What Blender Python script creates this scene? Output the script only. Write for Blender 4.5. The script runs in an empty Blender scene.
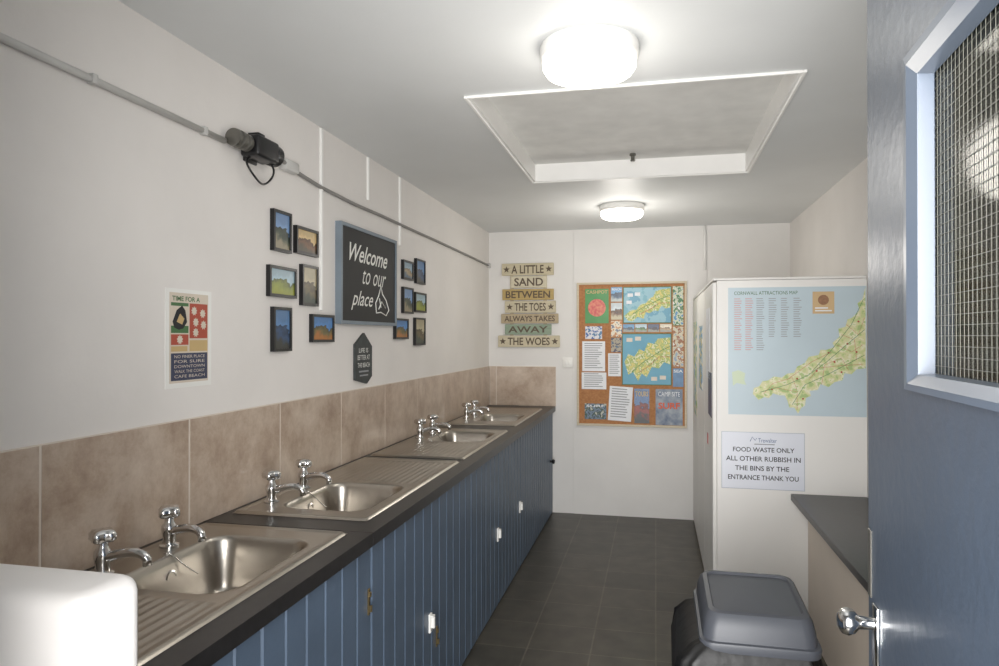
import bpy, bmesh, math, random
from mathutils import Vector, Matrix
random.seed(7)
S=bpy.context.scene
COL=S.collection
S.view_settings.view_transform='Standard'
S.view_settings.exposure=.42
def lin(c):
    r=[]
    for x in c:
        x=x/255.0
        r.append(x/12.92 if x<=0.04045 else ((x+0.055)/1.055)**2.4)
    return tuple(r)+(1.0,)
# ------------------------------------------------------------ materials
MC={}
def mat(name,c,rough=.6,metal=0.0,var=0.0,scale=8.0,bump=0.0,bscale=60.0,c2=None,emit=0.0,coat=0.0,stretch=None):
    if name in MC: return MC[name]
    m=bpy.data.materials.new(name); m.use_nodes=True
    nt=m.node_tree; b=nt.nodes['Principled BSDF']
    b.inputs['Roughness'].default_value=rough; b.inputs['Metallic'].default_value=metal
    if coat: b.inputs['Coat Weight'].default_value=coat
    base=lin(c)
    tc=nt.nodes.new('ShaderNodeTexCoord'); src=tc.outputs['Object']
    if stretch:
        mp=nt.nodes.new('ShaderNodeMapping'); mp.inputs['Scale'].default_value=stretch
        nt.links.new(src,mp.inputs['Vector']); src=mp.outputs['Vector']
    n=nt.nodes.new('ShaderNodeTexNoise'); n.inputs['Scale'].default_value=scale; n.inputs['Detail'].default_value=6
    nt.links.new(src,n.inputs['Vector'])
    cr=nt.nodes.new('ShaderNodeValToRGB')
    cr.color_ramp.elements[0].position=.32; cr.color_ramp.elements[1].position=.68
    if c2: a,d=base,lin(c2)
    else:
        a=tuple(x*(1-var) for x in base[:3])+(1,); d=tuple(min(1,x*(1+var)) for x in base[:3])+(1,)
    cr.color_ramp.elements[0].color=a; cr.color_ramp.elements[1].color=d
    nt.links.new(n.outputs['Fac'],cr.inputs['Fac']); nt.links.new(cr.outputs['Color'],b.inputs['Base Color'])
    if bump:
        n2=nt.nodes.new('ShaderNodeTexNoise'); n2.inputs['Scale'].default_value=bscale; n2.inputs['Detail'].default_value=5
        nt.links.new(src,n2.inputs['Vector'])
        bp=nt.nodes.new('ShaderNodeBump'); bp.inputs['Strength'].default_value=bump; bp.inputs['Distance'].default_value=.01
        nt.links.new(n2.outputs['Fac'],bp.inputs['Height']); nt.links.new(bp.outputs['Normal'],b.inputs['Normal'])
    if emit:
        nt.links.new(cr.outputs['Color'],b.inputs['Emission Color']); b.inputs['Emission Strength'].default_value=emit
    MC[name]=m; return m
def scene_pic(name,top,mid,low,h,scale=30,dark=None):
    """printed landscape picture: bands along local v with noisy edges"""
    m=bpy.data.materials.new(name); m.use_nodes=True; nt=m.node_tree; b=nt.nodes['Principled BSDF']
    b.inputs['Roughness'].default_value=.35
    tc=nt.nodes.new('ShaderNodeTexCoord'); sp=nt.nodes.new('ShaderNodeSeparateXYZ'); nt.links.new(tc.outputs['Object'],sp.inputs[0])
    n=nt.nodes.new('ShaderNodeTexNoise'); n.inputs['Scale'].default_value=scale; n.inputs['Detail'].default_value=5
    nt.links.new(tc.outputs['Object'],n.inputs['Vector'])
    m1=nt.nodes.new('ShaderNodeMath'); m1.operation='MULTIPLY_ADD'; nt.links.new(n.outputs['Fac'],m1.inputs[0]); m1.inputs[1].default_value=h*.9
    nt.links.new(sp.outputs['Y'],m1.inputs[2])
    mr=nt.nodes.new('ShaderNodeMapRange'); mr.inputs['From Min'].default_value=-h*.05; mr.inputs['From Max'].default_value=h*.95
    nt.links.new(m1.outputs[0],mr.inputs['Value'])
    cr=nt.nodes.new('ShaderNodeValToRGB'); e=cr.color_ramp.elements
    e[0].position=.15; e[0].color=lin(low); e[1].position=.85; e[1].color=lin(top)
    x=e.new(.38); x.color=lin(mid)
    x=e.new(.55); x.color=lin(dark or tuple(int(.6*q) for q in mid))
    x=e.new(.60); x.color=lin(tuple(min(255,int(1.15*q)) for q in top))
    nt.links.new(mr.outputs[0],cr.inputs['Fac']); nt.links.new(cr.outputs['Color'],b.inputs['Base Color'])
    return m
def patch_mat(name,cols,scale=18,pos=None):
    m=bpy.data.materials.new(name); m.use_nodes=True; nt=m.node_tree; b=nt.nodes['Principled BSDF']
    b.inputs['Roughness'].default_value=.45
    tc=nt.nodes.new('ShaderNodeTexCoord')
    n=nt.nodes.new('ShaderNodeTexNoise'); n.inputs['Scale'].default_value=scale; n.inputs['Detail'].default_value=7
    nt.links.new(tc.outputs['Object'],n.inputs['Vector'])
    cr=nt.nodes.new('ShaderNodeValToRGB'); cr.color_ramp.interpolation='CONSTANT'; e=cr.color_ramp.elements
    k=len(cols); pos=pos or [.32+.36*i/k for i in range(k)]; pos[0]=0
    e[0].position=0; e[0].color=lin(cols[0]); e[1].position=pos[1]; e[1].color=lin(cols[1])
    for i in range(2,k):
        x=e.new(pos[i]); x.color=lin(cols[i])
    nt.links.new(n.outputs['Fac'],cr.inputs['Fac']); nt.links.new(cr.outputs['Color'],b.inputs['Base Color'])
    return m
M_wall=mat('white_painted_plaster',(231,227,223),.75,var=.03,scale=3,bump=.12,bscale=25)
M_back=mat('white_painted_board',(230,228,225),.7,var=.03,scale=3,bump=.06,bscale=20)
M_ceil=mat('grey_white_ceiling_paint',(220,222,222),.45,var=.03,scale=2,bump=.04)
M_trimw=mat('white_gloss_paint',(242,241,238),.4,var=.02)
M_hatch=mat('hatch_board',(232,231,227),.8,var=.05,scale=9)
M_black=mat('dark_laminate_worktop',(33,32,33),.34,var=.25,scale=40)
M_steel=mat('brushed_stainless_steel',(180,174,165),.3,1.0,var=.08,scale=6,bump=.03,bscale=80)
M_chrome=mat('polished_chrome',(215,215,215),.1,1.0,var=.02)
M_blue=mat('blue_painted_boards',(80,95,113),.42,var=.1,scale=5,bump=.08,bscale=30)
M_cabin=mat('cabinet_carcass',(120,110,95),.7,var=.1)
M_door=mat('slate_blue_gloss_paint',(70,80,94),.32,var=.06,scale=4,bump=.1,bscale=40)
M_doorf=mat('pale_blue_gloss_paint',(90,100,114),.28,var=.05,scale=6)
M_plast=mat('white_plastic',(240,239,235),.35,var=.02)
M_grout=mat('tile_grout',(218,208,197),.8,var=.05)
M_brass=mat('brass',(170,150,110),.35,1.0,var=.1)
M_cork=mat('cork',(166,114,74),.85,c2=(186,134,90),scale=60,bump=.1)
M_wood=mat('pale_frame_wood',(206,194,170),.5,var=.08,stretch=(1,20,1))
M_paper=mat('white_paper',(236,238,242),.6,var=.01)
M_ink=mat('black_ink',(28,28,32),.6,var=.05)
M_inkg=mat('grey_ink',(150,152,156),.6,var=.05)
M_inkr=mat('pink_ink',(205,150,150),.6,var=.05)
M_chalk=mat('chalk_white',(235,235,230),.8,var=.02)
M_frame=mat('black_picture_frame',(22,22,24),.35,var=.1)
M_sblack=mat('chalkboard_black',(20,20,22),.6,var=.2,scale=12)
M_sframe=mat('blue_grey_wood',(120,132,142),.5,var=.08)
M_slate=mat('slate',(58,62,62),.6,var=.2,scale=30)
M_conduit=mat('grey_conduit',(200,199,196),.4,var=.05)
M_cable=mat('grey_cable',(135,133,130),.5,var=.05)
M_blk=mat('black_plastic',(24,24,26),.35,var=.1)
M_gmet=mat('grey_metal',(120,118,112),.35,.7,var=.1)
M_bing=mat('grey_bin_plastic',(72,75,82),.45,var=.05)
M_bag=mat('black_bin_bag',(8,8,9),.5,var=.3,bump=.35,bscale=14)
M_beige=mat('cream_counter_panel',(224,211,196),.5,var=.04,scale=3)
M_cup=mat('white_cupboard_board',(234,232,228),.45,var=.02,scale=2)
M_red=mat('red_dot',(190,40,40),.5,var=.05)
def marble():
    m=mat('beige_marble_tile',(158,136,118),.3,c2=(206,190,174),scale=5.0,coat=.1)
    nt=m.node_tree; n=[x for x in nt.nodes if x.type=='TEX_NOISE'][0]
    n.inputs['Distortion'].default_value=.15; n.inputs['Detail'].default_value=14; n.inputs['Roughness'].default_value=.74
    cr=[x for x in nt.nodes if x.type=='VALTORGB'][0]
    cr.color_ramp.elements[0].position=.33; cr.color_ramp.elements[1].position=.67
    e=cr.color_ramp.elements.new(.46); e.color=lin((180,160,142))
    e=cr.color_ramp.elements.new(.54); e.color=lin((192,174,157))
    return m
M_marble=marble()
def floor_mat():
    m=bpy.data.materials.new('dark_floor_tiles'); m.use_nodes=True; nt=m.node_tree; b=nt.nodes['Principled BSDF']
    tc=nt.nodes.new('ShaderNodeTexCoord')
    br=nt.nodes.new('ShaderNodeTexBrick'); br.offset=0; br.inputs['Scale'].default_value=1
    br.inputs['Brick Width'].default_value=.3; br.inputs['Row Height'].default_value=.3; br.inputs['Mortar Size'].default_value=.004
    br.inputs['Color1'].default_value=lin((74,70,62)); br.inputs['Color2'].default_value=lin((65,62,55)); br.inputs['Mortar'].default_value=lin((92,86,76))
    nt.links.new(tc.outputs['Object'],br.inputs['Vector'])
    n=nt.nodes.new('ShaderNodeTexNoise'); n.inputs['Scale'].default_value=9; n.inputs['Detail'].default_value=9
    nt.links.new(tc.outputs['Object'],n.inputs['Vector'])
    mx=nt.nodes.new('ShaderNodeMix'); mx.data_type='RGBA'; mx.blend_type='OVERLAY'; mx.inputs[0].default_value=.65
    nt.links.new(br.outputs['Color'],mx.inputs[6]); nt.links.new(n.outputs['Fac'],mx.inputs[7]); nt.links.new(mx.outputs[2],b.inputs['Base Color'])
    b.inputs['Roughness'].default_value=.38
    bp=nt.nodes.new('ShaderNodeBump'); bp.inputs['Strength'].default_value=.4; bp.inputs['Distance'].default_value=.004; bp.invert=True
    nt.links.new(br.outputs['Fac'],bp.inputs['Height']); nt.links.new(bp.outputs['Normal'],b.inputs['Normal'])
    return m
M_floor=floor_mat()
# ------------------------------------------------------------ mesh helpers
def mesh_obj(name,verts,faces,m,smooth=False):
    me=bpy.data.meshes.new(name); me.from_pydata([tuple(v) for v in verts],[],faces); me.materials.append(m)
    bm=bmesh.new(); bm.from_mesh(me); bmesh.ops.recalc_face_normals(bm,faces=bm.faces); bm.to_mesh(me); bm.free()
    if smooth:
        for p in me.polygons: p.use_smooth=True
    o=bpy.data.objects.new(name,me); COL.objects.link(o); return o
def boxdata(b):
    x0,x1,y0,y1,z0,z1=b
    v=[(x0,y0,z0),(x1,y0,z0),(x1,y1,z0),(x0,y1,z0),(x0,y0,z1),(x1,y0,z1),(x1,y1,z1),(x0,y1,z1)]
    f=[(0,3,2,1),(4,5,6,7),(0,1,5,4),(1,2,6,5),(2,3,7,6),(3,0,4,7)]
    return v,f
def boxes(name,bl,m,bevel=0.0,seg=2):
    V=[];F=[]
    for b in bl:
        v,f=boxdata(b); k=len(V); V+=v; F+=[tuple(i+k for i in q) for q in f]
    o=mesh_obj(name,V,F,m)
    if bevel:
        bm=bmesh.new(); bm.from_mesh(o.data)
        bmesh.ops.bevel(bm,geom=list(bm.edges),offset=bevel,segments=seg,affect='EDGES',profile=.5)
        bm.to_mesh(o.data); bm.free()
        for p in o.data.polygons: p.use_smooth=True
        o.data.set_sharp_from_angle(angle=math.radians(35))
    return o
def lathe(name,prof,m,n=32,axis='Z',origin=(0,0,0)):
    V=[];F=[]
    for r,z in prof:
        for i in range(n):
            a=2*math.pi*i/n; p=(r*math.cos(a),r*math.sin(a),z)
            if axis=='X': p=(p[2],p[0],p[1])
            if axis=='Y': p=(p[1],p[2],p[0])
            V.append(tuple(p[k]+origin[k] for k in range(3)))
    for j in range(len(prof)-1):
        for i in range(n):
            F.append((j*n+i,j*n+(i+1)%n,(j+1)*n+(i+1)%n,(j+1)*n+i))
    F.append(tuple(range(n))); F.append(tuple(range((len(prof)-1)*n,len(prof)*n)))
    o=mesh_obj(name,V,F,m,True); o.data.set_sharp_from_angle(angle=math.radians(50)); return o
def tubedata(pts,r,n=8):
    pts=[Vector(p) for p in pts]; V=[];F=[]; up=Vector((0.13,.21,.97)).normalized()
    for i,p in enumerate(pts):
        t=(pts[min(i+1,len(pts)-1)]-pts[max(i-1,0)]).normalized()
        a=t.cross(up)
        if a.length<.05: a=t.cross(Vector((1,0,0)))
        a.normalize(); b=t.cross(a)
        rr=r[i] if isinstance(r,(list,tuple)) else r
        for k in range(n):
            th=2*math.pi*k/n; V.append(tuple(p+a*math.cos(th)*rr+b*math.sin(th)*rr))
    for i in range(len(pts)-1):
        for k in range(n): F.append((i*n+k,i*n+(k+1)%n,(i+1)*n+(k+1)%n,(i+1)*n+k))
    F.append(tuple(range(n))); F.append(tuple(range((len(pts)-1)*n,len(pts)*n)))
    return V,F
def tube(name,pts,r,m,n=8):
    V,F=tubedata(pts,r,n); return mesh_obj(name,V,F,m,True)
def tubes(name,paths,r,m,n=6):
    V=[];F=[]
    for p in paths:
        v,f=tubedata(p,r,n); k=len(V); V+=v; F+=[tuple(i+k for i in q) for q in f]
    return mesh_obj(name,V,F,m,True)
def bez(p0,p1,p2,p3,n=14):
    o=[]
    for i in range(n+1):
        t=i/n; o.append(tuple((1-t)**3*a+3*t*(1-t)**2*b+3*t*t*(1-t)*c+t**3*d for a,b,c,d in zip(p0,p1,p2,p3)))
    return o
def prism(name,poly,w0,w1,m):
    n=len(poly); V=[(a,b,w0) for a,b in poly]+[(a,b,w1) for a,b in poly]
    F=[tuple(range(n)),tuple(range(n,2*n))]+[(i,(i+1)%n,n+(i+1)%n,n+i) for i in range(n)]
    return mesh_obj(name,V,F,m)
def frame4(name,w,h,t,w0,w1,m):
    """mitred rectangular frame as one connected mesh"""
    V=[];F=[]
    for (a,b,z) in ((w,h,w0),(w,h,w1),(w-t,h-t,w1),(w-t,h-t,w0)):
        V+=[(-a,-b,z),(a,-b,z),(a,b,z),(-a,b,z)]
    for j in range(4):
        k=(j+1)%4
        for i in range(4): F.append((j*4+i,j*4+(i+1)%4,k*4+(i+1)%4,k*4+i))
    return mesh_obj(name,V,F,m)
R_LEFT=Matrix(((0,0,1),(1,0,0),(0,1,0))).to_4x4()     # u->+Y v->+Z w->+X
R_BACK=Matrix(((1,0,0),(0,0,-1),(0,1,0))).to_4x4()    # u->+X v->+Z w->-Y
R_SIDE=Matrix(((0,0,-1),(-1,0,0),(0,1,0))).to_4x4()   # u->-Y v->+Z w->-X
I4=Matrix.Identity(4)
def root(name,label,cat,loc=(0,0,0),rot=I4,group=None):
    o=bpy.data.objects.new(name,None); o.empty_display_size=.05; COL.objects.link(o)
    o.matrix_world=Matrix.Translation(loc)@rot
    o["label"]=label; o["category"]=cat
    if group: o["group"]=group
    return o
def top(o,label,cat,group=None,loc=None,rot=None):
    o["label"]=label; o["category"]=cat
    if group: o["group"]=group
    if loc is not None: o.matrix_world=Matrix.Translation(loc)@(rot or I4)
    return o
def ch(r,o,label=None,loc=None):
    o.parent=r
    if loc: o.location=loc
    if label: o["label"]=label
    return o
def struct(o,label,cat):
    o["kind"]="structure"; o["label"]=label; o["category"]=cat; return o
def text(name,body,u0,u1,v0,v1,w,m,shear=0,bold=0.0):
    c=bpy.data.curves.new(name,'FONT'); c.body=body; c.size=1; c.shear=shear; c.offset=bold; c.resolution_u=3
    t=bpy.data.objects.new(name,c); COL.objects.link(t)
    bpy.context.view_layer.update()
    me=bpy.data.meshes.new_from_object(t.evaluated_get(bpy.context.evaluated_depsgraph_get()))
    bpy.data.objects.remove(t)
    xs=[v.co.x for v in me.vertices]; ys=[v.co.y for v in me.vertices]
    sx=(u1-u0)/(max(xs)-min(xs)); sy=(v1-v0)/(max(ys)-min(ys)); ax,ay=min(xs),min(ys)
    for v in me.vertices: v.co=Vector(((v.co.x-ax)*sx+u0,(v.co.y-ay)*sy+v0,w))
    me.materials.clear(); me.materials.append(m); me.name=name
    o=bpy.data.objects.new(name,me); COL.objects.link(o); return o
def lines(name,rects,w,m):
    V=[];F=[]
    for a,b,c,d in rects:
        k=len(V); V+=[(a,c,w),(b,c,w),(b,d,w),(a,d,w)]; F.append((k,k+1,k+2,k+3))
    return mesh_obj(name,V,F,m)
def slab(name,xs,ys,z0,z1,skip,m):
    V=[];F=[];idx={}
    def vid(i,j,k):
        key=(i,j,k)
        if key not in idx: idx[key]=len(V); V.append((xs[i],ys[j],z1 if k else z0))
        return idx[key]
    nx,ny=len(xs)-1,len(ys)-1
    on=lambda i,j:0<=i<nx and 0<=j<ny and (i,j) not in skip
    for i in range(nx):
        for j in range(ny):
            if not on(i,j): continue
            F.append((vid(i,j,1),vid(i+1,j,1),vid(i+1,j+1,1),vid(i,j+1,1)))
            F.append((vid(i,j,0),vid(i,j+1,0),vid(i+1,j+1,0),vid(i+1,j,0)))
            for di,dj,a,b in ((-1,0,(i,j),(i,j+1)),(1,0,(i+1,j),(i+1,j+1)),(0,-1,(i,j),(i+1,j)),(0,1,(i,j+1),(i+1,j+1))):
                if not on(i+di,j+dj): F.append((vid(*a,0),vid(*b,0),vid(*b,1),vid(*a,1)))
    return mesh_obj(name,V,F,m)
# ------------------------------------------------------------ room shell
XL,XR,YB,ZC=-1.408,1.04,5.9,2.39
YF0,YF1=.20,.33
struct(boxes('floor',[(XL-.12,XR+.12,-1.2,YB+.12,-.08,0)],M_floor),'dark grey-brown ceramic tiled floor','floor')
struct(slab('ceiling',[XL-.12,-.69,.49,XR+.12],[YF0,2.54,4.01,YB+.12],ZC,ZC+.02,{(1,1)},M_ceil),'pale grey painted flat ceiling with hatch opening','ceiling')
struct(boxes('wall_left',[(XL-.12,XL,YF0,YB+.12,0,ZC)],M_wall),'white painted plaster wall above sinks','wall')
struct(boxes('wall_right',[(XR,XR+.12,YF0,YB+.12,0,ZC)],M_wall),'white painted plaster wall beside cupboard','wall')
struct(boxes('wall_back',[(XL,-.676,YB,YB+.12,0,ZC),(-.672,.405,YB-.004,YB+.12,0,ZC),(.41,XR,YB,YB+.12,0,ZC),(-.676,-.672,YB+.004,YB+.12,0,ZC),(.405,.41,YB+.006,YB+.12,0,ZC)],M_back),'white painted boarded end wall','wall')
struct(boxes('wall_front',[(XL,-.46,YF0,YF1,0,ZC),(.345,XR,YF0,YF1,0,ZC),(-.46,.345,YF0,YF1,2.09,ZC)],M_wall),'white painted entrance wall with doorway','wall')
struct(boxes('wall_low',[(XL,-.610,.645,.745,0,1.2)],M_wall,bevel=.022,seg=4),'low white painted plaster partition with rounded corners','wall')
struct(boxes('trim_1',[(-.46,-.42,YF0-.01,YF1+.01,0,2.06),(.305,.345,YF0-.01,YF1+.01,0,2.06),(-.46,.345,YF0-.01,YF1+.01,2.06,2.09)],M_door),'blue painted timber door frame','door frame')
# tiles
tl=[]; ys=[.76,1.363,1.898,2.432,2.966,3.495,4.02,4.555,5.085,5.62,5.89]
for a,b in zip(ys[:-1],ys[1:]): tl.append((XL+.002,XL+.0075,a+.0035,b-.0035,.90,1.232))
o=boxes('trim_2',tl,M_marble,bevel=.001,seg=1); struct(o,'beige marbled ceramic splashback tiles behind sinks','tiles')
o=boxes('trim_3',[(XL,XL+.0062,.76,5.9,.9,1.235)],M_grout); struct(o,'pale grout bed behind splashback tiles','grout')
tb=[(XL+.012,-1.345,5.8925,5.898,.90,1.232),(-1.338,-.826,5.8925,5.898,.90,1.232)]
o=boxes('trim_4',tb,M_marble,bevel=.001,seg=1); struct(o,'beige marbled splashback tiles on end wall','tiles')
o=boxes('trim_5',[(XL+.008,-.824,5.8938,5.9,.9,1.235)],M_grout); struct(o,'pale grout bed on end wall','grout')
# ceiling hatch
r=root('ceiling_hatch','recessed white framed loft hatch in ceiling','hatch',(-.1,3.275,ZC))
hx0,hx1,hy0,hy1=-.59,.59,-.735,.735
ch(r,boxes('hatch_panel',[(hx0,hx1,hy0,hy1,.095,.11)],M_hatch),'weathered grey hatch board')
ch(r,boxes('hatch_lining',[(hx0,hx0+.012,hy0,hy1,-.004,.095),(hx1-.012,hx1,hy0,hy1,-.004,.095),(hx0+.012,hx1-.012,hy0,hy0+.012,-.004,.095),(hx0+.012,hx1-.012,hy1-.012,hy1,-.004,.095)],M_trimw))
ch(r,boxes('hatch_trim',[(hx0-.012,hx0,hy0-.012,hy1+.012,-.010,0),(hx1,hx1+.012,hy0-.012,hy1+.012,-.010,0),(hx0,hx1,hy0-.012,hy0,-.010,0),(hx0,hx1,hy1,hy1+.012,-.010,0)],M_trimw,bevel=.002,seg=1))
ch(r,lathe('latch',[(.016,.095),(.018,.085),(.010,.08),(.010,.062),(.014,.058),(.010,.052)],M_gmet,16,origin=(-.02,.6,0)))
# lamps
def lamp(x,y,w):
    r=root('ceiling_lamp','round flush white ceiling lamp with opal dome, switched on','lamp',(x,y,ZC),group='round ceiling lamps')
    ch(r,lathe('lamp_base',[(.150,0),(.153,-.006),(.153,-.034),(.148,-.042),(.138,-.044)],M_plast,48))
    prof=[(.140,-.040),(.145,-.05),(.144,-.068),(.134,-.084),(.11,-.094),(.08,-.099),(.03,-.101),(.002,-.101)]
    ch(r,lathe('lamp_shade',prof,mat('lit_opal_glass',(255,251,242),.4,emit=3.0),48),'glowing opal diffuser')
    L=bpy.data.lights.new('lamp_glow','POINT'); L.energy=w; L.shadow_soft_size=.12; L.color=(1,.95,.88)
    lo=bpy.data.objects.new('lamp_glow',L); COL.objects.link(lo); lo.parent=r; lo.location=(0,0,-.42)
lamp(-.2,2.18,4.0); lamp(-.225,4.87,7.5)
# ------------------------------------------------------------ worktops (holes for bowls)
SINKS=[(1.00,1.94,1.40,1.84,'near'),(2.08,3.16,2.17,2.60,'far'),(3.23,4.27,3.74,4.17,'near'),(4.50,5.62,4.72,5.16,'far')]
BX0,BX1=-1.265,-.945
def wt(name,y0,y1,sinks):
    yy=[y0]; skip=set()
    for s in sinks:
        yy+= [s[2]-.005,s[3]+.005]; skip.add((1,len(yy)-2))
    yy.append(y1)
    return slab(name,[XL+.0,BX0-.005,BX1+.005,-.826],yy,.86,.90,skip,M_black)
a=wt('worktop',.75,1.965,SINKS[:1]); top(a,'short dark laminate worktop section holding one steel sink','worktop',group='dark worktop run')
b=wt('worktop.001',1.968,5.885,SINKS[1:]); top(b,'long dark laminate worktop holding three steel sinks','worktop',group='dark worktop run')
# ------------------------------------------------------------ sinks
def ss(t): t=max(0,min(1,t)); return t*t*(3-2*t)
def sdr(x,y,cx,cy,hx,hy,r):
    qx=abs(x-cx)-hx+r; qy=abs(y-cy)-hy+r
    return math.hypot(max(qx,0),max(qy,0))+min(max(qx,qy),0)-r
SL=['stainless steel sink with ribbed drainer beside the low partition','stainless steel sink with long ribbed drainer, joint beside it','stainless steel sink between two other steel sinks','stainless steel sink beside the notice board wall']
def sink(s,idx):
    y0,y1,b0,b1,side=s; x0,x1=-1.375,-.895; yc=(y0+y1)/2; xc=(x0+x1)/2
    r=root('kitchen_sink',SL[idx],'sink',(xc,yc,.90),group='row of stainless sinks')
    nx=int((x1-x0)/.006); ny=int((y1-y0)/.006)
    V=[];F=[]
    bcx,bcy=(BX0+BX1)/2,(b0+b1)/2; bhx,bhy=(BX1-BX0)/2,(b1-b0)/2
    if side=='near': d0,d1=y0+.05,b0-.035
    else: d0,d1=b1+.035,y1-.05
    dcx,dcy,dhx,dhy=bcx,(d0+d1)/2,.185,(d1-d0)/2
    for j in range(ny+1):
        for i in range(nx+1):
            x=x0+(x1-x0)*i/nx; y=y0+(y1-y0)*j/ny
            de=sdr(x,y,xc,yc,(x1-x0)/2,(y1-y0)/2,.02)
            z=.0085*ss(-de/.008)-.004*ss((-de-.012)/.01)
            if de>0: z=.0005
            db=sdr(x,y,bcx,bcy,bhx,bhy,.075)
            t=-db/.04
            z-= .15*ss(t)+ .006*ss((-db-.04)/.1)
            dd=sdr(x,y,dcx,dcy,dhx,dhy,.04)
            if dd<0 and db>0:
                k=ss(-dd/.012)
                z+= k*(-.0028+.0032*(max(0,math.cos(2*math.pi*(x-dcx)/.028))**1.0))
            V.append((x-xc,y-yc,z+.0004))
    for j in range(ny):
        for i in range(nx):
            a=j*(nx+1)+i; F.append((a,a+1,a+nx+2,a+nx+1))
    o=mesh_obj('sink_basin',V,F,M_steel,True); ch(r,o,'brushed steel basin and ribbed drainer')
    ch(r,lathe('drain',[(.040,.004),(.040,.0),(.030,-.001),(.012,-.004),(.011,.001),(.002,.001)],M_chrome,28,origin=(bcx-xc,bcy-yc,-.153)))
    ch(r,lathe('overflow',[(.022,0),(.022,.004),(.017,.005),(.015,.001),(.002,.001)],M_chrome,24,axis='X',origin=(BX0+.012-xc,bcy-yc,-.052)))
    px,py=bcx-xc-.13,bcy-yc+.03
    ch(r,tube('plug_chain',bez((px-.045,py-.02,.008),(px-.02,py-.02,.02),(px-.02,py,-.02),(px+.015,py+.04,-.06),20),.0016,M_chrome,6))
    return r
for i,s in enumerate(SINKS): sink(s,i)
# taps
def make_tap(x,y,ang,g,lab):
    r=root('sink_tap',lab,'tap',(x,y,.905),Matrix.Rotation(ang,4,'Z'),group=g)
    ch(r,lathe('tap_body',[(.026,0),(.026,.006),(.018,.010),(.016,.022),(.019,.038),(.021,.048),(.020,.058),(.014,.066),(.012,.076),(.012,.084)],M_chrome,24))
    pts=bez((.008,0,.044),(.05,0,.056),(.080,0,.064),(.105,0,.050),12)
    rr=[.0125-.002*i/12 for i in range(13)]
    pts+= [(.112,0,.042),(.114,0,.026)]; rr+=[.0105,.011]
    ch(r,tube('spout',pts,rr,M_chrome,14))
    V=[];F=[]; n=40
    prof=[(.006,.080),(.022,.082),(.029,.088),(.029,.102),(.023,.110),(.012,.113),(.001,.114)]
    for rad,z in prof:
        for i in range(n):
            a=2*math.pi*i/n; q=rad*(1+.18*math.cos(4*a)) if rad>.015 else rad
            V.append((q*math.cos(a),q*math.sin(a),z))
    for j in range(len(prof)-1):
        for i in range(n): F.append((j*n+i,j*n+(i+1)%n,(j+1)*n+(i+1)%n,(j+1)*n+i))
    F.append(tuple(range(n)))
    ch(r,mesh_obj('tap_handle',V,F,M_chrome,True))
tp=[(1.46,1.70),(2.23,2.46),(3.82,4.05),(4.83,5.05)]
for i,(a,b) in enumerate(tp):
    lb='chrome pillar tap on '+['sink beside the low partition','sink with long drainer','sink between two others','sink beside the notice board'][i]
    make_tap(-1.318,a,.15,'chrome pillar taps',lb); make_tap(-1.318,b,-.12,'chrome pillar taps',lb)
# ------------------------------------------------------------ cabinets
def tg(name,y0,y1,z0,z1,m,x0=-.868,x1=-.85):
    n=max(1,round((y1-y0)/.095)); w=(y1-y0)/n; P=[]
    for k in range(n):
        a=y0+k*w; P+=[(a+.0001,x1-.007),(a+.006,x1),(a+w-.006,x1),(a+w-.0001,x1-.007)]
    V=[];F=[];N=len(P)
    for z in (z0,z1):
        V+=[(x,y,z) for y,x in P]
    for i in range(N-1): F.append((i,i+1,N+i+1,N+i))
    k=len(V); V+=[(x0,y0,z0),(x0,y1,z0),(x0,y1,z1),(x0,y0,z1)]
    F.append((k,k+1,k+2,k+3)); F.append((0,k,k+3,N)); F.append((N-1,2*N-1,k+2,k+1))
    F.append(tuple(range(N))+(k+1,k)); F.append(tuple(range(N,2*N))+(k+2,k+3))
    return mesh_obj(name,V,F,m)
CABS=[(.78,1.40,2.008),(2.012,2.60,3.196),(3.20,3.79,4.426),(4.43,5.15,5.885)]
hand={(0,1):('hasp',1.985,.685),(1,0):('catch',2.575,.387),(1,1):('hasp',2.66,.30),(2,0):('catch',3.76,.40),(2,1):('catch',4.40,.40),(3,1):('knob',5.73,.46)}
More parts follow.
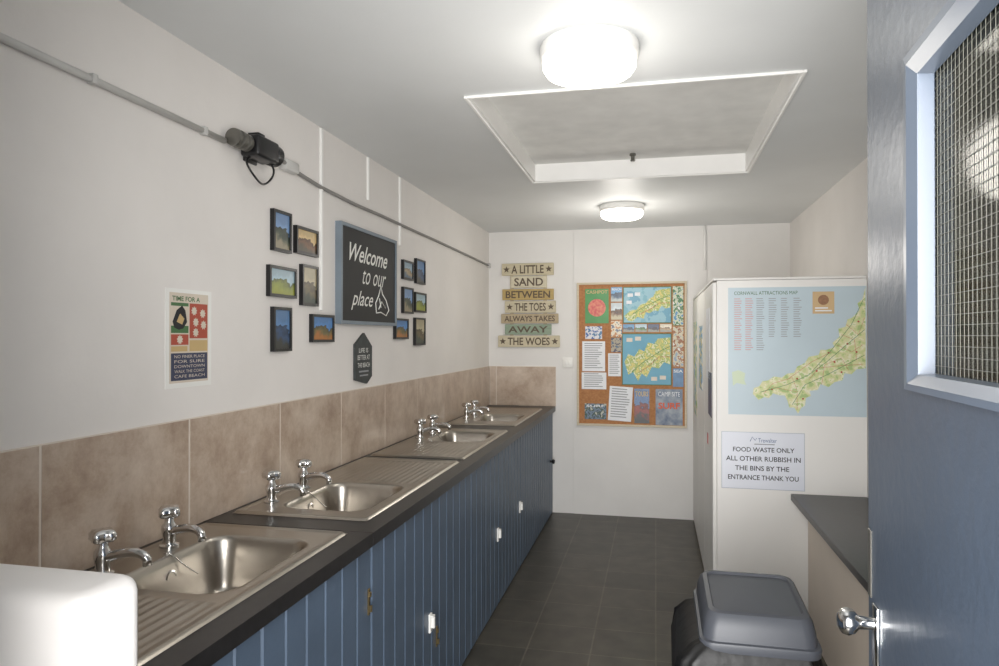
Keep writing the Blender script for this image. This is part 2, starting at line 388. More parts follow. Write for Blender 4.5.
for ci,(y0,ym,y1) in enumerate(CABS):
    yc=(y0+y1)/2
    r=root('base_cabinet','blue painted tongue-and-groove base cabinet with two doors under worktop','cabinet',(-1.12,yc,0),group='blue cabinets under the sinks')
    o=boxes('cabinet_body',[(XL+.002,-.87,y0,y0+.018,0,.86),(XL+.002,-.87,y1-.018,y1,0,.86),(XL+.002,-.87,y0+.018,y1-.018,.02,.038),(XL+.002,XL+.012,y0+.018,y1-.018,.04,.86)],M_cabin)
    ch(r,o,loc=(1.12,-yc,0))
    for di,(a,b) in enumerate(((y0+.001,ym-.0015),(ym+.0015,y1-.001))):
        d=ch(r,tg('cabinet_door',a,b,.012,.855,M_blue),'blue grooved board door',loc=(1.12,-yc,0))
        h=hand.get((ci,di))
        if h:
            t,hy,hz=h
            if t=='catch':
                q=boxes('door_catch',[(-.85,-.842,hy-.013,hy+.013,hz-.036,hz+.036),(-.842,-.828,hy-.006,hy+.006,hz-.018,hz+.024),(-.842,-.830,hy-.011,hy+.011,hz+.024,hz+.031)],M_plast,bevel=.0015,seg=1)
                ch(d,lathe('catch_screw',[(.004,0),(.004,.001),(.001,.0015)],M_gmet,10,axis='X',origin=(-.842,hy,hz-.028)))
            elif t=='hasp':
                q=boxes('door_hasp',[(-.85,-.845,hy-.005,hy+.005,hz-.04,hz+.04),(-.845,-.837,hy-.004,hy+.004,hz-.03,hz-.01),(-.845,-.840,hy-.005,hy+.005,hz+.015,hz+.03)],M_brass,bevel=.001,seg=1)
            else:
                q=lathe('door_knob',[(.01,0),(.008,.012),(.018,.022),(.020,.032),(.012,.04),(.001,.041)],M_blk,20,axis='X',origin=(-.85,hy,hz))
            ch(d,q)
# ------------------------------------------------------------ left wall things
def lw(y,z): return (XL,y,z)
r=root('cable_conduit','grey conduit pipe running level along the plaster wall','conduit',lw(1.2,2.142),R_LEFT)
ch(r,tube('conduit_pipe',[(-.85,0,.010),(0,0,.010),(.87,-.003,.010)],.010,M_conduit,12))
ch(r,boxes('conduit_clip',[(.3,.318,-.013,.013,0,.022)],M_conduit,bevel=.003)); ch(r,boxes('conduit_clip',[(.75,.768,-.016,.011,0,.022)],M_conduit,bevel=.003))
r=root('wall_cable','grey cable sagging along wall towards the end wall','cable',lw(2.46,2.15),R_LEFT)
pts=[(-.06,.005,.03),(0,0,.02),(.03,.0,.02),(.06,-.003,.015)]
P0=[(2.54,2.145),(2.75,2.128),(3.1,2.118),(3.44,2.120),(3.9,2.116),(4.4,2.115),(5.0,2.11),(5.6,2.104),(5.88,2.10)]
pts+=[(a-2.46,b-2.15,.009) for a,b in P0]
ch(r,tube('cable_run',pts,.008,M_cable,8))
ch(r,boxes('cable_gland',[(-.03,.07,-.022,.022,0,.035)],M_conduit,bevel=.008))
ch(r,boxes('cable_end_box',[(3.37,3.42,-.07,-.03,0,.02)],M_conduit,bevel=.003))
r=root('wall_socket_coupler','black cylindrical cable coupler with grey clamp and hanging loop','cable connector',lw(2.215,2.152),R_LEFT@Matrix.Scale(.86,4))
ch(r,lathe('clamp',[(.015,-.17),(.034,-.165),(.036,-.15),(.028,-.148),(.028,-.135),(.036,-.132),(.036,-.112),(.026,-.11),(.026,-.095),(.034,-.092),(.034,-.07),(.02,-.065)],M_gmet,24,axis='X',origin=(0,0,.045)))
ch(r,boxes('coupler_body',[(-.06,.10,-.046,.040,.006,.092)],M_blk,bevel=.012,seg=3))
ch(r,lathe('coupler_cap',[(.040,.095),(.046,.10),(.046,.135),(.036,.142),(.02,.142)],M_blk,28,axis='X',origin=(0,-.003,.048)))
ch(r,boxes('bracket',[(-.03,.06,-.058,.05,0,.012),(-.01,.04,.03,.062,.01,.06)],M_blk,bevel=.004))
lp=[(.03+.095*math.sin(2*math.pi*i/28),-.035-.052*(1-math.cos(2*math.pi*i/28)),.045+.012*math.sin(2*math.pi*i/14)) for i in range(29)]
ch(r,tube('cable_loop',lp,.0045,M_blk,8))
for (y,z0,z1) in ((2.768,1.60,2.385),(3.27,2.17,2.385),(3.717,2.0,2.385)):
    o=boxes('cable_trunking',[(-.009,.009,z0-z1,0,0,.012)],M_trimw,bevel=.002,seg=1)
    top(o,'narrow white cable trunking dropping from the ceiling','trunking',group='white trunking strips',loc=lw(y,z1),rot=R_LEFT)
FR=[(2.368,2.500,1.812,1.968,0),(2.539,2.723,1.822,1.932,1),(2.341,2.54,1.638,1.755,2),(2.587,2.724,1.615,1.782,3),(2.37,2.502,1.431,1.60,4),(2.672,2.874,1.464,1.582,5),
(3.75,3.917,1.816,1.926,6),(3.969,4.135,1.808,1.957,4),(3.751,3.917,1.622,1.772,0),(3.952,4.155,1.636,1.755,2),(3.627,3.833,1.474,1.590,5),(3.952,4.136,1.436,1.602,3)]
PC=[((110,140,180),(60,74,60),(150,140,116)),((196,170,120),(116,76,44),(70,60,40)),((150,174,186),(128,140,54),(150,156,60)),((170,160,132),(104,90,60),(46,60,48)),((80,118,160),(50,78,116),(60,60,56)),((70,120,176),(110,100,60),(176,112,52)),((126,150,166),(170,150,116),(72,96,120))]
PL=['coastal headland','sunset shore','green cliffs','rocky cove','blue sea','harbour','sandy beach']
PM=[None]*7
for (y0,y1,z0,z1,k) in FR:
    w=(y1-y0)/2; h=(z1-z0)/2; t=.011
    if not PM[k]: PM[k]=scene_pic('photo_print_%d'%k,*PC[k],h*2-.02,scale=26)
    r=root('picture_frame','small black picture frame with '+PL[k]+' photograph','picture frame',lw((y0+y1)/2,(z0+z1)/2),R_LEFT,group='black framed holiday photographs')
    ch(r,frame4('frame_border',w,h,t,0,.018,M_frame))
    ch(r,boxes('photograph',[(-w+t,w-t,-h+t,h-t,.002,.012)],PM[k]),'colour landscape print')
# welcome sign
r=root('welcome_sign','black chalkboard sign with blue-grey wooden frame and white lettering','sign',lw(3.262,1.778),R_LEFT)
w,h=.347,.232
ch(r,frame4('sign_frame',w,h,.016,0,.03,M_sframe))
ch(r,boxes('sign_board',[(-w+.016,w-.016,-h+.016,h-.016,.004,.024)],M_sblack))
ch(r,text('lettering','Welcome',-.25,.22,.065,.150,.0246,M_chalk,shear=.45,bold=.012))
ch(r,text('lettering','to our',-.10,.20,-.035,.035,.0246,M_chalk,shear=.45,bold=-.004))
ch(r,text('lettering','place',-.23,.03,-.165,-.070,.0246,M_chalk,shear=.45,bold=.004))
hp=[(.07,-.17),(.06,-.12),(.10,-.08),(.13,-.03),(.15,-.07),(.20,-.10),(.24,-.15),(.20,-.18),(.13,-.165),(.07,-.17)]
hp2=[(.10,-.15),(.14,-.11),(.19,-.14)]
ch(r,tubes('leaf_drawing',[[(a,b,.025) for a,b in hp],[(a,b,.025) for a,b in hp2],[(.11,-.095,.025),(.13,-.14,.025)]],.0028,M_chalk,6))
# slate tag
r=root('slate_plaque','small pointed slate plaque with white lettering','plaque',lw(3.208,1.38),R_LEFT)
ch(r,prism('plaque_board',[(-.10,-.10),(.04,-.125),(.10,-.09),(.10,.06),(.005,.126),(-.10,.07)],0,.012,M_slate))
ch(r,text('lettering','LIFE IS',-.06,.05,.03,.052,.0125,M_chalk)); ch(r,text('lettering','BETTER AT',-.075,.07,-.005,.018,.0125,M_chalk)); ch(r,text('lettering','THE BEACH',-.075,.07,-.042,-.02,.0125,M_chalk))
ch(r,lines('lettering_lines',[(-.06,.055,-.066,-.058),(-.05,.05,-.085,-.078)],.0125,M_inkg))
# poster left wall
r=root('wall_poster','cream laminated poster with red and navy panels','poster',lw(1.904,1.482),R_LEFT)
M_cream=mat('cream_print',(216,204,188),.4,var=.03); M_rust=mat('rust_print',(176,78,58),.5,var=.08); M_navy=mat('navy_print',(56,62,88),.5,var=.05); M_green=mat('green_print',(70,112,66),.5,var=.05); M_gold=mat('gold_print',(200,172,120),.5,var=.05)
ch(r,boxes('poster_sheet',[(-.109,.109,-.15,.15,0,.0015)],M_plast)); ch(r,lines('poster_print',[(-.092,.092,-.135,.138)],.0017,M_cream))
ch(r,text('lettering','TIME FOR A',-.08,.05,.113,.128,.002,M_green,bold=.02))
ch(r,lines('red_panel',[(0,.088,.0,.108),(-.085,-.005,-.02,.012)],.0019,M_rust)); ch(r,lines('navy_panel',[(-.085,.088,-.128,-.045)],.0019,M_navy)); ch(r,lines('green_panel',[(-.085,-.005,.016,.038),(-.085,-.005,.098,.108)],.0018,M_green))
bird=[(-.078,.05),(-.06,.085),(-.035,.10),(-.02,.085),(-.012,.05),(-.03,.03),(-.05,.026),(-.07,.032)]
ch(r,prism('bird_drawing',bird,.0018,.0021,M_ink)); ch(r,prism('bird_wing',[(-.06,.05),(-.045,.075),(-.025,.06),(-.035,.042)],.0021,.0024,M_gold))
def starp(cx,cy,a,b,n=6): return [(cx+(a if k%2==0 else b)*math.sin(math.pi*k/n),cy+(a if k%2==0 else b)*math.cos(math.pi*k/n)) for k in range(2*n)]
for (cx,cy) in ((.022,.085),(.064,.078),(.03,.05),(.068,.042),(.03,.018),(-.045,-.004)): ch(r,prism('star_print',starp(cx,cy,.015,.010,9),.0019,.0022,M_cream))
ch(r,lines('poster_band',[(-.085,-.01,-.040,-.024),(0,.088,-.040,-.006)],.0020,M_gold))
for k in range(5): ch(r,text('lettering',['NO FINER PLACE','FOR SURE','DOWNTOWN','WALK THE COAST','CAFE BEACH'][k],-.07,.074,-.060-.015*k,-.051-.015*k,.0022,M_cream))
# ------------------------------------------------------------ back wall things
PK=[('A LITTLE',-1.29,-.84,2.01,2.117,(200,190,162),1),('SAND',-1.21,-.90,1.903,2.008,(208,200,176),0),('BETWEEN',-1.285,-.84,1.80,1.897,(184,160,106),0),('THE TOES',-1.262,-.822,1.69,1.795,(200,190,164),1),('ALWAYS TAKES',-1.296,-.80,1.60,1.686,(180,164,136),0),('AWAY',-1.262,-.86,1.505,1.596,(144,160,140),0),('THE WOES',-1.322,-.788,1.398,1.50,(202,192,166),1)]
r=root('plank_sign','wooden beach sign of seven stacked painted planks with lettering','sign',(-1.05,YB,1.757),R_BACK)
ch(r,boxes('backing_batten',[(-.17,-.14,-.35,.35,0,.01),(.12,.15,-.35,.35,0,.01)],M_wood))
for i,(tx,a,b,c,d,colr,st) in enumerate(PK):
    a+=1.05;b+=1.05;c-=1.757;d-=1.757
    pl=ch(r,boxes('plank',[(a,b,c+.002,d-.002,.01,.026)],mat('plank_paint_%d'%i,colr,.7,var=.08,scale=10,stretch=(1,12,1)),bevel=.003,seg=1),'painted plank reading '+tx.lower())
    m_=.085 if st else .03
    ch(pl,text('lettering',tx,a+m_,b-m_,c+.018,d-.018,.0264,mat('brown_sign_ink',(92,78,62),.6),bold=.022))
    if st:
        for sx in (a+.042,b-.042):
            P=[(sx+(.030 if k%2==0 else .013)*math.sin(math.pi*k/5),(c+d)/2+(.030 if k%2==0 else .013)*math.cos(math.pi*k/5)) for k in range(10)]
            ch(pl,prism('star',P,.026,.0266,MC['brown_sign_ink']))
r=root('light_switch','white double wall switch plate','switch',(-.726,YB,1.27),R_BACK)
ch(r,boxes('switch_plate',[(-.042,.042,-.042,.042,0,.012)],M_plast,bevel=.003)); ch(r,boxes('rocker',[(-.022,-.004,-.016,.016,.012,.018)],M_plast,bevel=.0015)); ch(r,boxes('rocker',[(.004,.022,-.016,.016,.012,.018)],M_plast,bevel=.0015))
# noticeboard
NBX,NBZ=-.198,1.343
YN=YB-.004
r=root('notice_board','large cork notice board with pale wooden frame','notice board',(NBX,YN,NBZ),R_BACK)
W,H=.447,.598
ch(r,boxes('board_frame',[(-W,W,H-.018,H,0,.022),(-W,W,-H,-H+.018,0,.022),(-W,-W+.018,-H+.018,H-.018,0,.022),(W-.018,W,-H+.018,H-.018,0,.022)],M_wood,bevel=.002,seg=1))
ch(r,boxes('cork_panel',[(-W+.018,W-.018,-H+.018,H-.018,0,.010)],M_cork))
def item(x0,x1,z0,z1,name,label,cat,m,extra=None,w=.0105,rot=0):
    o=boxes(name,[(-(x1-x0)/2,(x1-x0)/2,-(z1-z0)/2,(z1-z0)/2,0,.001)],m)
    top(o,label,cat,group='papers pinned on the notice board',loc=((x0+x1)/2,YN-w,(z0+z1)/2),rot=R_BACK@Matrix.Rotation(rot,4,'Z'))
    if extra: extra(o,(x1-x0)/2,(z1-z0)/2)
    return o
def txt_lines(m,n=9,mar=.12):
    def f(o,w,h):
        L=[]
        for k in range(n):
            y=h*(1-mar)-2*h*(1-mar)*k/n; L.append((-w*.8,w*(.8-.5*random.random()),y-h*.7/n*.9,y))
        ch(o,lines('printed_text',L,.0014,m))
    return f
def head(t,colr,bg=None):
    def f(o,w,h):
        ch(o,text('lettering',t,-w*.85,w*.85,h*.55,h*.85,.0015,colr,bold=.02))
    return f
M_rd=mat('road_green',(80,140,90),.5)
M_rr=mat('road_red',(200,90,80),.5)
def mapx(big):
    def f(o,w,h):
        ch(o,frame4('map_border',w,h,.006,.001,.0014,M_green))
        if big: P=[(-.95,-.6),(-.7,-.3),(-.45,-.25),(-.25,.05),(-.05,.1),(.1,.35),(.25,.45),(.35,.75),(.6,.85),(.95,.9),(.95,-.15),(.75,-.2),(.6,-.05),(.45,-.35),(.3,-.3),(.1,-.45),(-.05,-.4),(-.15,-.75),(-.4,-.65),(-.6,-.9),(-.8,-.85)]
        else: P=[(-.9,-.1),(-.75,.2),(-.5,.1),(-.3,.4),(-.1,.3),(.05,.65),(.3,.6),(.45,.8),(.95,.85),(.95,-.2),(.7,-.1),(.5,-.35),(.2,-.3),(.0,-.7),(-.2,-.55),(-.35,-.85),(-.55,-.5),(-.75,-.6)]
        ch(o,prism('land_print',[(a*w,b*h) for a,b in P],.001,.0015,MLAND))
        q=[(-.6,-.5,),(-.2,-.15),(.2,.1),(.6,.35),(.93,.5)]; ch(o,tube('road_print',[(a*w,b*h,.0015) for a,b in q],.0022,M_rd,5))
        q=[(-.3,-.5),(.1,-.25),(.5,.1),(.93,.1)]; ch(o,tube('road_print',[(a*w,b*h,.0015) for a,b in q],.0018,M_rr,5))
        if big:
            for (a,b) in ((-.7,.55),(-.4,.6),(-.75,.15)): ch(o,lines('map_caption',[(a*w-.022,a*w+.022,b*h-.014,b*h+.014)],.0013,M_paper))
        else:
            for (a,b) in ((-.7,.75),(-.35,.8),(.3,-.75),(.65,-.7)): ch(o,lines('map_caption',[(a*w-.024,a*w+.024,b*h-.016,b*h+.016)],.0013,M_cream))
    return f
MLAND=patch_mat('map_land_print',[(190,194,120),(222,208,124),(166,184,104),(228,224,184),(140,168,90)],24)
MSEA=patch_mat('map_sea_print',[(126,180,196),(150,194,208),(110,166,192)],8)
item(-.576,-.38,1.60,1.888,'leaflet','green leaflet with pink spotted circle pinned on cork','leaflet',mat('green_leaflet',(74,146,80),.4,var=.1),
  lambda o,w,h:(ch(o,lathe('circle_print',[(w*.75,0),(w*.75,.0004)],mat('pink_print',(206,74,90),.5,c2=(230,160,130),scale=40),28,origin=(0,-h*.1,.001))),ch(o,text('lettering','CASHPOT',-w*.9,w*.9,h*.72,h*.92,.0015,M_gold,bold=.02))))
item(-.361,-.27,1.78,1.90,'leaflet','blue photographic leaflet with white heading','leaflet',scene_pic('leaf_b',(100,150,190),(60,90,120),(180,190,190),.12,20),head('BEACH',M_paper))
item(-.361,-.27,1.63,1.77,'leaflet','pale leaflet with brown coastal picture','leaflet',scene_pic('leaf_b2',(190,200,205),(120,90,70),(200,190,160),.14,24),None)
item(-.262,.128,1.60,1.90,'county_map','printed county map with yellow land and blue sea','map',MSEA,mapx(True))
for k,(a,b) in enumerate(((-.262,-.17),(-.163,-.07),(-.063,.03),(.037,.128))):
    item(a,b,1.527,1.592,'leaflet',['small blue harbour picture card','small green picture card','small dark picture card','small sandy picture card'][k],'leaflet',scene_pic('card_%d'%k,[(90,140,180),(170,190,200),(60,70,100),(210,200,180)][k],[(70,90,110),(90,130,70),(60,50,60),(180,150,110)][k],(150,150,140),.06,40),None)
item(.138,.222,1.58,1.90,'leaflet','tall blue and green tourist leaflet strip','leaflet',patch_mat('leaf_strip',[(90,150,190),(210,214,190),(80,130,90),(230,230,225)],22),None)
item(.138,.222,1.24,1.57,'leaflet','tall cream and brown tourist leaflet strip','leaflet',patch_mat('leaf_strip2',[(150,170,190),(214,204,180),(160,110,80),(230,230,225)],22),None)
item(-.361,-.27,1.49,1.62,'leaflet','small orange and white leaflet','leaflet',patch_mat('leaf_or',[(200,140,90),(230,220,200),(120,130,150)],30),None)
item(-.361,-.275,1.36,1.48,'leaflet','small dark photo leaflet','leaflet',patch_mat('leaf_dk',[(80,80,100),(170,160,140),(90,110,130)],30),None)
item(-.27,.128,1.09,1.515,'county_map','second county map with green coastline on blue sea','map',mat('map_sea2',(100,164,190),.45,var=.08,scale=6),mapx(False))
item(.138,.222,1.08,1.23,'leaflet','small blue card with white words','leaflet',mat('blue_card',(90,130,170),.4,var=.15,scale=20),head('SEA',M_paper))
item(-.385,-.28,1.16,1.35,'notice_paper','typed white notice sheet','paper',M_paper,txt_lines(M_inkg,10))
item(-.60,-.41,1.20,1.45,'notice_paper','typed white sheet with heading overlapping cork','paper',M_paper,txt_lines(M_inkg,12),w=.0125)
item(-.605,-.40,1.05,1.19,'notice_paper','small typed white card','paper',M_paper,txt_lines(M_inkg,7))
item(-.575,-.435,1.47,1.575,'leaflet','blue and white picture card','leaflet',patch_mat('leaf_bw',[(70,110,170),(220,220,225),(90,130,170)],26),None)
item(-.58,-.40,.80,.93,'leaflet','dark photo flyer with white heading','leaflet',patch_mat('leaf_y',[(60,70,80),(110,130,150),(60,80,70),(190,190,180)],26),head('SURF',M_paper))
item(-.38,-.19,.79,1.075,'notice_paper','plain white typed notice slightly tilted','paper',M_paper,txt_lines(M_inkg,12),w=.0125,rot=-.06)
item(-.172,-.05,.775,1.06,'leaflet','tall photo leaflet with red car and blue sky','leaflet',scene_pic('leaf_c',(80,110,150),(150,60,50),(60,60,60),.28,24),head('TOURS',M_gold))
item(.0,.215,.765,1.06,'leaflet','dark blue flyer with orange lettering','leaflet',mat('blue_flyer',(80,98,126),.4,c2=(160,168,176),scale=14),
  lambda o,w,h:(ch(o,text('lettering','SURF',-w*.8,w*.8,-h*.1,h*.25,.0015,mat('orange_print',(214,90,50),.5),bold=.03)),ch(o,text('lettering','CAMP SITE',-w*.8,w*.8,h*.6,h*.85,.0015,M_paper))))
o=tube('pipe_run',[(0,-.36,.01),(0,0,.01)],.010,M_trimw,10); top(o,'thin vertical white pipe from ceiling behind cupboard','pipe',loc=(.39,YB-.004,2.388),rot=R_BACK)
# ------------------------------------------------------------ tall cupboard
CX0,CX1,CY0,CY1,CH=.295,1.037,3.835,5.86,1.795
r=root('storage_cupboard','tall white boarded cupboard standing against the wall','cupboard',((CX0+CX1)/2,(CY0+CY1)/2,0))
off=(-(CX0+CX1)/2,-(CY0+CY1)/2,0)
ch(r,boxes('cupboard_body',[(CX0+.02,CX1,CY0,CY1,0,CH-.014)],M_cup),loc=off)
ch(r,boxes('cupboard_top',[(CX0,CX1,CY0,CY1,CH-.012,CH)],M_cup,bevel=.002,seg=1),loc=off)
for a,b in ((CY0+.03,4.50),(4.51,5.17),(5.18,CY1-.01)):
    d=ch(r,boxes('cupboard_door',[(CX0,CX0+.02,a,b,.03,CH-.02)],M_cup,bevel=.003,seg=1),loc=off)
# county map on cupboard end
YM=CY0
mw,mh=.664,.66
r=root('wall_map','large county road map with pale blue sea and green land','map',(.371,YM,1.083),R_BACK)
ch(r,boxes('map_sheet',[(0,mw,0,mh,0,.0015)],mat('map_paper_pale',(192,208,216),.4,var=.03,scale=3)))
def mp(px,py): return ((px-728)/142*mw,(416-py)/129*mh)
land=[(869,288),(866,300),(861,304),(863,311),(856,318),(851,320),(849,327),(842,329),(843,337),(836,343),(838,347),(830,350),(824,350),(822,355),(812,357),(808,363),(800,367),(797,373),(790,374),(784,378),(776,377),(770,381),(764,382),(761,387),(755,389),(754,395),(760,401),(766,398),(771,399),(775,394),(782,396),(787,396),(790,401),(792,408),(797,408),(801,414),(804,408),(808,406),(809,398),(814,396),(813,391),(821,390),(824,384),(832,387),(838,382),(846,380),(848,373),(855,374),(860,369),(869,368)]
ch(r,prism('land_print',[mp(*p) for p in land],.0015,.0019,patch_mat('county_land',[(172,194,130),(204,212,152),(218,216,168),(230,228,198),(184,202,140)],26)))
ch(r,tubes('road_print',[[mp(*p)+(.002,) for p in q] for q in ([(762,393),(790,385),(812,375),(830,362),(850,345),(868,330)],[(795,405),(808,385),(830,375),(868,355)],[(815,372),(835,350),(855,325),(867,300)])],.0013,M_rd,5))
ch(r,tubes('minor_road_print',[[mp(*p)+(.002,) for p in q] for q in ([(775,388),(800,392),(800,410)],[(840,345),(855,352),(866,345)],[(850,325),(862,335),(868,318)],[(790,380),(815,362),(835,352)],[(825,385),(828,365),(845,358),(852,370)],[(845,335),(858,340),(860,360)],[(765,395),(775,384),(795,378),(800,390)],[(812,380),(822,368),(840,366),(866,364)])],.0008,M_rr,5))
for (a,b) in ((800,379),(820,371),(838,362),(851,344),(862,322),(806,399),(774,390),(845,372),(860,352),(832,353)):
    u,v=mp(a,b); ch(r,lathe('town_print',[(.005,0),(.005,.0003)],MC['rust_print'],10,origin=(u,v,.0021)))
ch(r,prism('inset_print',[mp(*p) for p in [(732,373),(739,371),(746,374),(745,381),(747,386),(737,384),(733,387)]],.0015,.0018,mat('inset_land',(205,218,190),.5)))
for ci,c0 in enumerate((.03,.085,.14,.20,.26,.32)):
    T=[(c0,c0+.026+.014*random.random(),.60-k*.0115,.6035-k*.0115) for k in range(24 if ci<3 else 18)]
    ch(r,lines('index_text',T,.0018,M_inkr if ci<2 else M_inkg))
ch(r,text('lettering','CORNWALL ATTRACTIONS MAP',.03,.34,.622,.640,.0018,M_green))
lg=mp(816,314)+mp(838,292)
ch(r,lines('legend_panel',[(lg[0],lg[2],lg[1],lg[3])],.0018,mat('legend_tan',(206,176,132),.5)))
ch(r,lathe('legend_picture',[(.026,0),(.026,.0003)],mat('legend_brown',(150,110,80),.5,var=.2,scale=60),20,origin=((lg[0]+lg[2])/2,lg[1]+.07,.0019)))
ch(r,lines('legend_text',[(lg[0]+.012,lg[2]-.012,lg[1]+.012,lg[1]+.018),(lg[0]+.012,lg[2]-.03,lg[1]+.026,lg[1]+.032)],.0021,M_paper))
# notice
r=root('rubbish_notice','laminated white notice about food waste taped to cupboard','notice',(.339,YM,.70),R_BACK)
ch(r,boxes('notice_sheet',[(0,.402,0,.29,0,.002)],mat('laminated_paper',(226,229,238),.3,var=.01)))
ch(r,boxes('edge_shadow',[(-.003,.0,-.003,.293,0,.0015),(.402,.405,-.003,.293,0,.0015),(0,.402,-.003,0,0,.0015),(0,.402,.29,.293,0,.0015)],mat('edge_shadow_grey',(180,186,196),.3,var=.02)))  # thin grey strips round the sheet, painted as its edge shadow
TX=[('FOOD WASTE ONLY',.055,.355,.190,.214),('ALL OTHER RUBBISH IN',.02,.385,.142,.167),('THE BINS BY THE',.065,.33,.093,.118),('ENTRANCE THANK YOU',.03,.375,.045,.070)]
for t in TX: ch(r,text('lettering',*t,.0023,M_ink,bold=.012))
ch(r,tubes('logo_drawing',[[(.14,.245,.0018),(.15,.268,.0018),(.165,.25,.0018),(.172,.262,.0018)]],.0018,mat('logo_blue',(90,110,150),.5),5))
ch(r,text('lettering','Trewalter',.18,.27,.24,.262,.0023,MC['logo_blue'])); ch(r,lines('small_print',[(.16,.26,.228,.233)],.0023,M_inkg))
# side stickers
def side(y,z,w,h,name,label,cat,m):
    o=boxes(name,[(-w/2,w/2,-h/2,h/2,0,.0015)],m); top(o,label,cat,loc=(CX0,y,z),rot=R_SIDE); return o
side(4.05,1.17,.24,.24,'sticker','dark blue square sticker on cupboard door','sticker',mat('dark_sticker',(40,60,110),.4,c2=(60,40,50),scale=20))
side(4.22,.90,.06,.06,'sticker','small round red sticker on cupboard door','sticker',M_red)
side(4.85,1.35,.30,.42,'poster','yellow and blue leaflet poster on cupboard door','poster',patch_mat('side_poster',[(230,200,60),(90,150,190),(240,235,220)],14))
side(5.5,1.25,.42,.70,'poster','blue and white map poster on cupboard door','poster',patch_mat('side_poster2',[(120,180,210),(230,225,200),(150,190,110)],10))
side(4.2,1.45,.28,.40,'notice_paper','plain white notice sheet on cupboard door','paper',M_paper)
# ------------------------------------------------------------ right counter
r=root('side_counter','low cream panelled counter with dark worktop beside cupboard','counter',(.86,2.7,0))
ch(r,boxes('counter_top',[(.675-.86,1.037-.86,1.5-2.7,3.83-2.7,.650,.684)],M_black,bevel=.004),'dark laminate top')
ch(r,boxes('counter_body',[(.757-.86,1.037-.86,1.52-2.7,3.825-2.7,0,.65)],M_beige),'cream front panel')
# ------------------------------------------------------------ bin
def rr(w,d,r,n=6):
    P=[]
    for cx,cy,a0 in ((w-r,d-r,0),(-w+r,d-r,90),(-w+r,-d+r,180),(w-r,-d+r,270)):
        for k in range(n+1):
            a=math.radians(a0+90*k/n); P.append((cx+r*math.cos(a),cy+r*math.sin(a)))
    return P
def loft(name,secs,m,cap=(True,True),tilt=0):
    V=[];F=[]
    n=len(rr(1,1,.1))
    for w,d,r_,z in secs:
        V+=[(x,y,z+tilt*y) for x,y in rr(w,d,r_)]
    for j in range(len(secs)-1):
        for i in range(n): F.append((j*n+i,j*n+(i+1)%n,(j+1)*n+(i+1)%n,(j+1)*n+i))
    if cap[0]: F.append(tuple(range(n)))
    if cap[1]: F.append(tuple(range((len(secs)-1)*n,len(secs)*n)))
    o=mesh_obj(name,V,F,m,True); o.data.set_sharp_from_angle(angle=math.radians(28)); return o
r=root('waste_bin','grey plastic bin with domed lid and black liner on floor','bin',(.295,2.33,0))
ch(r,loft('bin_body',[(.12,.14,.03,0),(.125,.145,.03,.01),(.148,.18,.035,.585)],M_bing))
V=[];F=[]
SC=((1.04,.598),(1.08,.580),(1.14,.54),(1.16,.48),(1.12,.40),(1.14,.30),(1.10,.20),(1.06,.10))
for j,(s,z) in enumerate(SC):
    P=rr(.148*s,.178*s,.04,15)
    for i,(x,y) in enumerate(P):
        k=1+.018*math.sin(i*1.1+j*1.3)*(j>0)+.015*math.sin(i*.5+j)
        if x<0 and j>0: k*=1+.42*ss((-x-.02)/.12)*[0,.5,.9,1,.95,.85,.6,.3][j]
        V.append((x*k,y*(1+(k-1)*.3),z+(.015*math.sin(i*.9) if j==7 else 0)))
n=len(P)
for j in range(len(SC)-1):
    for i in range(n): F.append((j*n+i,j*n+(i+1)%n,(j+1)*n+(i+1)%n,(j+1)*n+i))
ch(r,mesh_obj('bin_liner',V,F,M_bag,True),'crumpled black bin bag folded over rim')
ch(r,loft('bin_lid',[(.160,.194,.035,.580),(.168,.204,.04,.580),(.170,.206,.04,.600),(.168,.204,.04,.606),(.160,.195,.04,.608),(.157,.190,.04,.640),(.150,.180,.04,.668),(.141,.170,.04,.680),(.128,.156,.035,.683),(.124,.150,.035,.676),(.112,.138,.035,.676),(.06,.07,.03,.680)],M_bing,tilt=.05))
# ------------------------------------------------------------ open door
DA=-math.radians(2.7)
d=bpy.data.objects.new('door_1',None); COL.objects.link(d); d.matrix_world=Matrix.Translation((.275,.352,0))@Matrix.Rotation(DA,4,'Z')
d["kind"]="structure"; d["label"]="open slate-blue painted timber door with wired glass pane"; d["category"]="door"
a0,a1,z0,z1=.19,.558,1.441,1.797
ch(d,boxes('door_leaf',[(0,.044,0,a0,.01,2.03),(0,.044,a1,.80,.01,2.03),(0,.044,a0,a1,.01,z0),(0,.044,a0,a1,z1,2.03)],M_door),'slate blue gloss door leaf')
V=[];F=[]
def ring(k,x):
    s_,b_,t_=.038*k,.020*k,.032*k
    return [(x,a0-s_,z0-b_),(x,a1+s_,z0-b_),(x,a1+s_,z1+t_),(x,a0-s_,z1+t_)]
secs=[ring(1,0),ring(.94,-.006),ring(.55,-.007),ring(-.05,-.001),ring(-.12,.016)]
for s_ in secs: V+=s_
for j in range(4):
    for i in range(4): F.append((j*4+i,j*4+(i+1)%4,(j+1)*4+(i+1)%4,(j+1)*4+i))
ch(d,mesh_obj('glazing_bead',V,F,M_doorf),'pale blue moulded glazing bead')
g=bpy.data.materials.new('wired_glass'); g.use_nodes=True; nt=g.node_tree; nt.nodes.remove(nt.nodes['Principled BSDF'])
tb_=nt.nodes.new('ShaderNodeBsdfTransparent'); tb_.inputs[0].default_value=lin((240,238,216)); gl=nt.nodes.new('ShaderNodeBsdfGlossy'); gl.inputs['Roughness'].default_value=.08
fr=nt.nodes.new('ShaderNodeFresnel'); fr.inputs['IOR'].default_value=1.3; mx=nt.nodes.new('ShaderNodeMixShader')
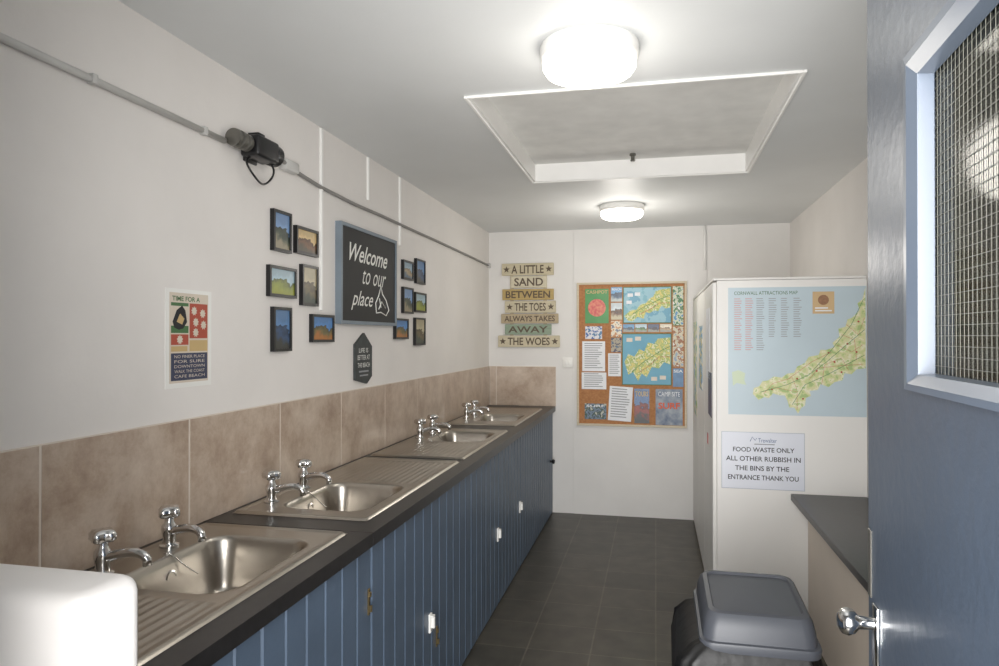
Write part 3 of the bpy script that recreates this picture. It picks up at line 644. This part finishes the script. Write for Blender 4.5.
nt.links.new(fr.outputs[0],mx.inputs[0]); nt.links.new(tb_.outputs[0],mx.inputs[1]); nt.links.new(gl.outputs[0],mx.inputs[2]); nt.links.new(mx.outputs[0],nt.nodes['Material Output'].inputs[0])
ch(d,boxes('glass_pane',[(.018,.024,a0,a1,z0,z1)],g),'clear safety glass')
wl=[]
k=a0
while k<a1: wl.append((.0168,.0173,k,k+.0006,z0,z1)); k+=.0115
k=z0
while k<z1: wl.append((.0168,.0173,a0,a1,k,k+.0006)); k+=.0115
ch(d,boxes('wire_grid',wl,mat('wire_grey',(120,120,110),.5,.3,var=.05)),'fine square wire mesh')
K=boxes('handle_rose',[(-.004,0,.735,.765,1.01,1.10)],M_chrome,bevel=.0015); ch(d,K)
ch(d,lathe('door_knob',[(.001,-.052),(.010,-.051),(.017,-.046),(.0195,-.038),(.017,-.030),(.010,-.024),(.008,-.004),(.010,0)],M_chrome,28,axis='X',origin=(0,.755,1.072)),'oval chrome knob')
ch(d,boxes('lock_plate',[(-.002,0,.780,.797,1.10,1.20)],M_gmet,bevel=.0008,seg=1))
# ------------------------------------------------------------ light
Wd=bpy.data.worlds.new('World'); S.world=Wd; Wd.use_nodes=True
bg=Wd.node_tree.nodes['Background']; bg.inputs['Color'].default_value=(.88,.94,1,1); bg.inputs['Strength'].default_value=1.4
def area(name,loc,rot,sx,sy,e,c):
    L=bpy.data.lights.new(name,'AREA'); L.shape='RECTANGLE'; L.size=sx; L.size_y=sy; L.energy=e; L.color=c
    o=bpy.data.objects.new(name,L); COL.objects.link(o); o.location=loc; o.rotation_euler=rot
area('doorway_daylight',(-.05,-.5,1.3),(math.radians(90),0,0),1.0,1.8,112,(1,.985,.97))
# ------------------------------------------------------------ camera
cam=bpy.data.cameras.new('camera'); co=bpy.data.objects.new('camera',cam); COL.objects.link(co)
cam.sensor_width=36; cam.lens=36*700/999; cam.clip_start=.02
th=math.atan(156/700); p=math.atan(4/700)
co.location=(0,0,1.486)
co.rotation_euler=(Matrix.Rotation(th,3,'Z')@Matrix.Rotation(math.pi/2+p,3,'X')).to_euler()
S.camera=co
